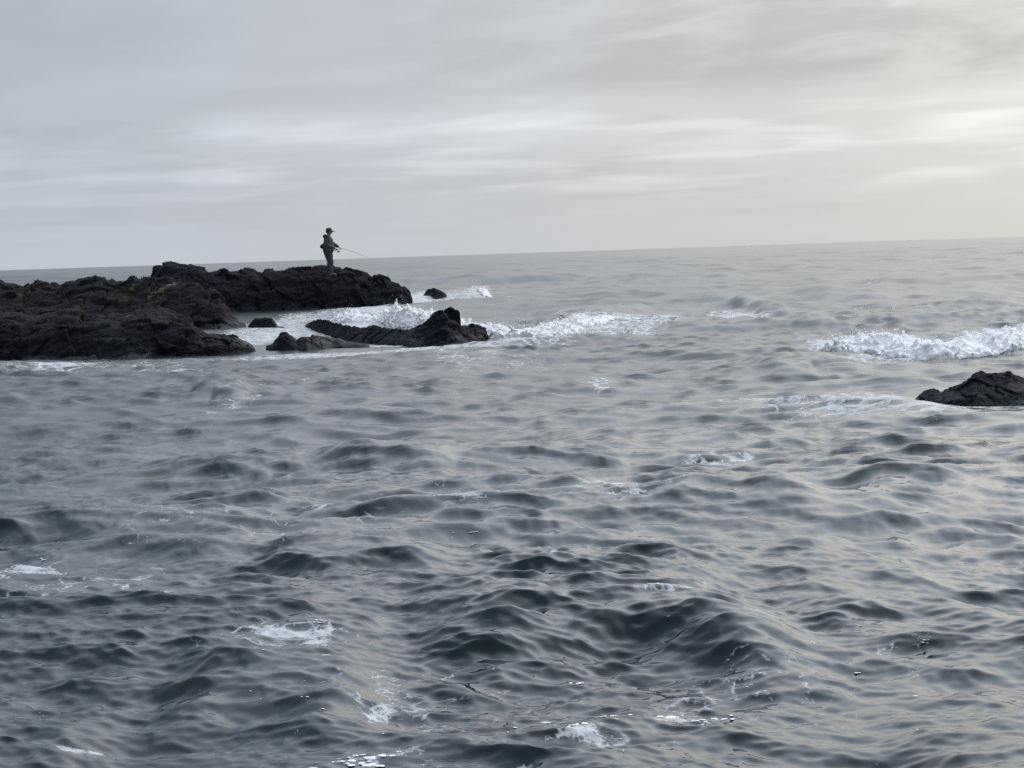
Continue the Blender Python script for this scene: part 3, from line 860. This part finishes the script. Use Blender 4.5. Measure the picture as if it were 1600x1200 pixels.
def finger(bm, root, d1, d2, d3, ln, r):
    p0 = Vector(root); p1 = p0 + Vector(d1).normalized() * ln * .45; p2 = p1 + Vector(d2).normalized() * ln * .32; p3 = p2 + Vector(d3).normalized() * ln * .25
    tube(bm, [p0, p1, p2, p3], [r, r * .95, r * .85, r * .7], 8)


def build_person():
    foot = at_depth(FEET_PX, FEET_PY, FEET_D)
    root = obj('person', None, label='person in cap, grey jacket and dark waders fishing from the black ridge', cat='person')
    root.location = foot
    root.scale = (1.10, 1.10, 1.0)
    root.rotation_euler.z = math.radians(14)                # faces right, a little out to sea
    skin = mat_plain('skin', (0.30, 0.19, 0.14), 0.6, 0.1)
    jack = mat_plain('jacket_cloth', (0.062, 0.064, 0.076), 0.85, 0.2, 18)
    dark = mat_plain('dark_cloth', (0.028, 0.028, 0.036), 0.85, 0.25, 18)
    wade = mat_plain('wader_cloth', (0.038, 0.039, 0.048), 0.8, 0.25, 14)
    capm = mat_plain('cap_cloth', (0.030, 0.028, 0.036), 0.85, 0.2)
    bootm = mat_plain('boot_rubber', (0.045, 0.040, 0.036), 0.6, 0.2)
    hairm = mat_plain('hair', (0.018, 0.014, 0.012), 0.6, 0.2)
    white = mat_plain('eye_white', (0.6, 0.6, 0.58), 0.3, 0.03)
    # x forwards, y to his left (away from the camera), z up
    HR = Vector((0.27, -0.06, 1.00)); HL = Vector((0.43, 0.05, 1.03))   # hands on the rod
    bm = bmesh.new()
    tube(bm, [(-.02, 0, .92), (-.02, 0, 1.05), (0, 0, 1.22), (-.01, 0, 1.38), (-.01, 0, 1.47)], [(.10, .16), (.10, .15), (.12, .17), (.11, .18), (.06, .10)], 16)
    tube(bm, [(-.02, 0, 1.42), (.0, 0, 1.50), (.025, 0, 1.60)], [.07, .066, .062], 12)
    ball(bm, (.03, 0, 1.67), (.095, .076, .115), 20)
    tube(bm, [(.075, 0, 1.615), (.10, 0, 1.585)], [(.045, .05), (.025, .03)], 10)           # jaw and chin
    tube(bm, [(.115, 0, 1.685), (.140, 0, 1.655), (.118, 0, 1.645)], [.010, .016, .012], 8)  # nose
    tube(bm, [(.112, -.022, 1.622), (.122, 0, 1.622), (.112, .022, 1.622)], [.007, .010, .007], 8)  # mouth
    for s in (-1, 1):
        tube(bm, [(.015, s * .074, 1.635), (.010, s * .084, 1.665), (.018, s * .078, 1.70)], [.010, .016, .010], 8)   # ears
        tube(bm, [(.102, s * .050, 1.702), (.114, s * .030, 1.706), (.112, s * .012, 1.700)], [.007, .009, .007], 8)  # brows
        tube(bm, [(-.02, s * .09, .95), (.0, s * .10, .72), (.01, s * .10, .50), (-.01, s * .10, .30), (-.01, s * .10, .10)], [.095, .082, .060, .062, .045], 12)
        tube(bm, [(-.03, s * .11, .07), (.04, s * .115, .05), (.10, s * .12, .04)], [.035, .030, .022], 10)
    sh = {-1: Vector((-.02, -.185, 1.41)), 1: Vector((0, .185, 1.41))}
    el = {-1: Vector((-.06, -.26, 1.14)), 1: Vector((.20, .20, 1.20))}
    hd = {-1: HR, 1: HL}
    for s in (-1, 1):
        f = (hd[s] - el[s]).normalized(); wrist = hd[s] - f * .09
        tube(bm, [sh[s], (sh[s] + el[s]) / 2, el[s], (el[s] * 2 + wrist) / 3, wrist], [.058, .052, .043, .042, .028], 12)
        # palm, four curled fingers and a thumb closing round the rod
        tube(bm, [wrist, wrist + f * .04, wrist + f * .085], [(.020, .030), (.018, .042), (.016, .040)], 10)
        side = Vector((0, 0, 1)).cross(f).normalized(); dn = f.cross(side).normalized()
        if dn.z > 0: dn = -dn
        for k, (o, ln) in enumerate(((-.030, .075), (-.010, .084), (.010, .080), (.030, .064))):
            rootp = wrist + f * .08 + side * o
            finger(bm, rootp, f * .8 + dn * .6, dn - f * .2, -f * .9 + dn * .2, ln, .0090)
        th0 = wrist + f * .03 + side * (-.030 if s > 0 else .030)
        finger(bm, th0, f + side * (-.5 if s > 0 else .5), f + dn * .5, f * .4 + dn, .068, .0100)
    body = obj('body', fused('body', bm, 0.0075, 2), skin, root)
    for s in (-1, 1):
        e = bmesh.new(); ball(e, (.108, s * .031, 1.680), (.011, .013, .011), 10)
        obj('eye', finish('eye', e), white, body)
    # hair below the cap
    bm = bmesh.new(); ball(bm, (.012, 0, 1.675), (.098, .085, .115), 18)
    for v in [v for v in bm.verts if v.co.x > .055 or v.co.z < 1.60]: bm.verts.remove(v)
    obj('hair', finish('hair', bm), hairm, root)
    # jacket with sleeves, loose at the waist
    bm = bmesh.new()
    tube(bm, [(-.03, 0, .93), (-.03, 0, .97), (-.02, 0, 1.10), (0, 0, 1.25), (-.01, 0, 1.38), (-.02, 0, 1.46), (-.01, 0, 1.52)],
         [(.185, .215), (.200, .225), (.195, .215), (.185, .215), (.165, .21), (.125, .15), (.098, .100)], 20)
    for s in (-1, 1):
        f = (hd[s] - el[s]).normalized(); cuff = hd[s] - f * .10
        tube(bm, [sh[s] + Vector((0, -s * .03, 0)), sh[s] + Vector((0, s * .01, -.06)), (sh[s] + el[s]) / 2, el[s], (el[s] + cuff) / 2, cuff], [.085, .085, .078, .072, .064, .050], 14)
    tube(bm, [(-.10, -.02, 1.06), (-.19, 0, 1.13), (-.16, 0, 1.22)], [.10, .085, .07], 12)      # cloth bagging out at the back
    jk = fused('jacket', bm, 0.012, 4)
    co = np.empty(len(jk.vertices) * 3); jk.vertices.foreach_get('co', co); co = co.reshape(-1, 3)
    fold = fbm(co * np.array([9, 9, 6.0]), 3) * 0.018
    nn = np.empty(len(jk.vertices) * 3); jk.vertices.foreach_get('normal', nn); co += nn.reshape(-1, 3) * fold[:, None]
    jk.vertices.foreach_set('co', co.ravel()); jk.update()
    jacket = obj('jacket', jk, jack, root)
    bm = bmesh.new()
    tube(bm, [(-.03, -.13, 1.49), (-.10, -.08, 1.50), (-.125, 0, 1.51), (-.10, .08, 1.50), (-.03, .13, 1.49)], [.05, .075, .085, .075, .05], 12)
    tube(bm, [(-.09, 0, 1.57), (-.13, 0, 1.50), (-.12, 0, 1.40)], [.045, .065, .04], 12)
    obj('hood', fused('hood', bm, 0.012, 3), dark, jacket, label='dark hood lying bunched behind the neck')
    bm = bmesh.new()
    tube(bm, [(.12, -.16, 1.09), (-.03, -.225, 1.09), (-.16, -.13, 1.10), (-.22, 0, 1.11), (-.16, .13, 1.10), (-.03, .225, 1.09), (.12, .16, 1.09)], [(.03, .02)] * 7, 8)
    pk = fused('belt', bm, 0.01, 1)
    belt = obj('belt', pk, dark, root)
    bm = bmesh.new(); tube(bm, [(-.22, -.11, 1.11), (-.25, 0, 1.12), (-.22, .11, 1.11)], [(.075, .055), (.09, .07), (.075, .055)], 12)
    obj('pouch', fused('pouch', bm, 0.012, 2), dark, belt)
    # waders
    bm = bmesh.new()
    tube(bm, [(-.02, 0, 1.0), (-.03, 0, .92), (-.03, 0, .82)], [(.160, .195), (.175, .205), (.15, .19)], 18)
    for s, fx in ((-1, -.01), (1, .045)):
        tube(bm, [(-.03, s * .085, .90), (-.01, s * .10, .72), (fx + .02, s * .105, .50), (fx, s * .11, .30), (fx - .01, s * .115, .10)], [(.140, .115), (.128, .108), (.112, .098), (.108, .095), (.092, .085)], 14)
    wd = fused('waders', bm, 0.012, 4)
    co = np.empty(len(wd.vertices) * 3); wd.vertices.foreach_get('co', co); co = co.reshape(-1, 3)
    nn = np.empty(len(wd.vertices) * 3); wd.vertices.foreach_get('normal', nn)
    co += nn.reshape(-1, 3) * (fbm(co * np.array([8, 8, 12.0]) + 4, 3) * 0.014)[:, None]
    wd.vertices.foreach_set('co', co.ravel()); wd.update()
    obj('waders', wd, wade, root)
    for s, fx in ((-1, -.01), (1, .045)):
        bm = bmesh.new()
        tube(bm, [(fx - .02, s * .115, .20), (fx - .02, s * .115, .12), (fx - .03, s * .115, .05), (fx - .03, s * .115, -.03)], [.085, .080, .078, .075], 14)
        tube(bm, [(fx - .06, s * .115, .03), (fx + .05, s * .12, .03), (fx + .15, s * .125, .02), (fx + .21, s * .13, .01)], [(.055, .055), (.055, .060), (.045, .058), (.028, .035)], 12)
        b = obj('boot', fused('boot', bm, 0.01, 3), bootm, root)
        bm = bmesh.new(); tube(bm, [(fx - .10, s * .115, -.035), (fx + .04, s * .12, -.035), (fx + .22, s * .13, -.035)], [(.018, .055), (.018, .060), (.016, .045)], 12)
        obj('sole', finish('sole', bm), dark, b)
    # cap
    bm = bmesh.new(); ball(bm, (.022, 0, 1.715), (.120, .104, .118), 22)
    for v in [v for v in bm.verts if v.co.z < 1.708]: bm.verts.remove(v)
    bmesh.ops.solidify(bm, geom=bm.faces[:], thickness=-.006)
    cap = obj('cap', finish('cap', bm), capm, root)
    bm = bmesh.new(); rows = []
    for i in range(6):
        fr = i / 5
        rows.append([bm.verts.new((.022 + .105 * math.cos(a) * (1 - fr) + fr * (.105 * math.cos(a) * .9 + .155 * math.cos(a * .9)), .094 * math.sin(a) * (1 - .08 * fr), 1.722 - .040 * fr - .018 * abs(math.sin(a)) ** 2)) for a in np.linspace(-1.15, 1.15, 13)])
    for i in range(5):
        for k in range(12): bm.faces.new((rows[i][k], rows[i][k + 1], rows[i + 1][k + 1], rows[i + 1][k]))
    bmesh.ops.solidify(bm, geom=bm.faces[:], thickness=.020)
    obj('brim', finish('brim', bm), capm, cap)
    bm = bmesh.new(); ball(bm, (.022, 0, 1.828), (.010, .010, .006), 10); obj('button', finish('button', bm), capm, cap)
    bpy.context.view_layer.update()
    return root, root.matrix_world @ HR, root.matrix_world @ HL


PERSON, HAND_R, HAND_L = build_person()


def build_rod():
    tip = Vector(at_depth(578, 404.5, FEET_D + 1.5))
    butt = HAND_R + (HAND_R - HAND_L).normalized() * 0.22
    root = obj('fishing_rod', None, label='thin fishing rod held out over the water by the person', cat='fishing rod')
    root.location = HAND_L
    inv = Matrix.Translation(-HAND_L)
    cork = mat_plain('cork', (0.30, 0.21, 0.13), 0.8, 0.2, 60)
    blank = mat_plain('rod_blank', (0.22, 0.22, 0.22), 0.35, 0.1)
    metal = mat_plain('reel_metal', (0.16, 0.16, 0.17), 0.35, 0.1, metallic=0.8)
    linem = mat_plain('line_nylon', (0.55, 0.56, 0.56), 0.3, 0.05)
    grip_end = HAND_L + (HAND_L - HAND_R).normalized() * 0.12 + Vector((0, 0, -.03))
    lo = Vector((0, 0, -.035))
    bm = bmesh.new(); tube(bm, [butt + lo, HAND_R + lo, HAND_L + lo, grip_end], [.016, .014, .014, .010], 10); bm.transform(inv)
    obj('handle', finish('handle', bm), cork, root)
    pts, rad = [], []
    for i in range(15):
        t = i / 14
        p = grip_end.lerp(tip, t) + Vector((0, 0, .045 * math.sin(math.pi * t) * (0.4 + .6 * t)))
        pts.append(p); rad.append(.0085 * (1 - t) + .0035 * t)
    bm = bmesh.new(); tube(bm, pts, rad, 8); bm.transform(inv)
    bl = obj('blank', finish('blank', bm), blank, root)
    for i in (2, 5, 8, 10, 12, 14):
        t = (pts[i] - pts[i - 1]).normalized(); s = t.cross(Vector((0, 0, 1))).normalized(); w = s.cross(t)
        bm = bmesh.new(); g = .016 - .0008 * i; c = pts[i] - w * (g + rad[i])
        tube(bm, [c + s * math.cos(a) * g + w * math.sin(a) * g for a in np.linspace(0, 2 * math.pi * .97, 13)], [.0018] * 13, 6); bm.transform(inv)
        obj('guide', finish('guide', bm), metal, bl)
    rc = HAND_R.lerp(HAND_L, .35) + Vector((0, 0, -.12))
    ax = (HAND_L - HAND_R).normalized()
    bm = bmesh.new(); tube(bm, [rc - ax * .05, rc - ax * .02, rc + ax * .01], [.020, .034, .030], 12); tube(bm, [rc, rc + Vector((0, 0, .085))], [.008, .010], 8); bm.transform(inv)
    reel = obj('reel', finish('reel', bm), metal, root)
    bm = bmesh.new(); tube(bm, [rc + ax * .012, rc + ax * .02, rc + ax * .045, rc + ax * .052], [.033, .024, .024, .033], 14); bm.transform(inv)
    obj('spool', finish('spool', bm), metal, reel)
    sv = ax.cross(Vector((0, 0, 1))).normalized()
    bm = bmesh.new(); tube(bm, [rc, rc + sv * .05, rc + sv * .06 - ax * .05, rc + sv * .085 - ax * .05], [.006, .005, .006, .011], 8); bm.transform(inv)
    obj('crank', finish('crank', bm), metal, reel)
    end = Vector((tip.x + 3.0, tip.y + 9.0, 0.0)); lp = []
    for i in range(19):
        t = i / 18
        p = tip.lerp(end, t); p.z -= 0.16 * math.sin(math.pi * t); lp.append(p)
    bm = bmesh.new(); tube(bm, lp, [.0006] * 19, 5); bm.transform(inv)
    obj('line', finish('line', bm), linem, root)


build_rod()

# ------------------------------------------------------------------ a boat far out on the horizon
def build_boat():
    d = 6000.0
    p = at_depth(1174, 384, d)
    root = obj('boat', None, label='tiny boat far out on the horizon', cat='boat')
    root.location = (p[0], p[1], 0.0)
    root.rotation_euler.z = 0.4
    hullm = mat_plain('boat_hull', (0.42, 0.42, 0.42), 0.6); cabm = mat_plain('boat_cabin', (0.6, 0.6, 0.58), 0.6); mm = mat_plain('boat_mast', (0.12, 0.12, 0.12), 0.5)
    bm = bmesh.new(); secs = []
    for x, w, z0, z1 in ((-2.6, .8, .0, .75), (-1.2, 1.0, -.3, .72), (.6, 1.0, -.35, .8), (1.9, .6, -.2, .95), (2.9, .05, .3, 1.15)):
        secs.append([bm.verts.new(c) for c in ((x, -w, z1), (x, -w * .75, (z0 + z1) / 2), (x, 0, z0), (x, w * .75, (z0 + z1) / 2), (x, w, z1))])
    for a, b in zip(secs, secs[1:]):
        for k in range(5): bm.faces.new((a[k], a[(k + 1) % 5], b[(k + 1) % 5], b[k]))
    bm.faces.new(secs[0][::-1]); bm.faces.new(secs[-1])
    obj('hull', finish('hull', bm, False), hullm, root)
    bm = bmesh.new(); bmesh.ops.create_cube(bm, size=1, matrix=Matrix.Translation((-.4, 0, 1.25)) @ Matrix.Diagonal((1.6, 1.3, 1.1, 1)))
    bmesh.ops.bevel(bm, geom=bm.edges[:], offset=.1, segments=2, affect='EDGES')
    obj('cabin', finish('cabin', bm, False), cabm, root)
    bm = bmesh.new(); tube(bm, [(-.6, 0, 1.7), (-.6, 0, 4.2)], [.09, .05], 8)
    obj('mast', finish('mast', bm), mm, root)


build_boat()
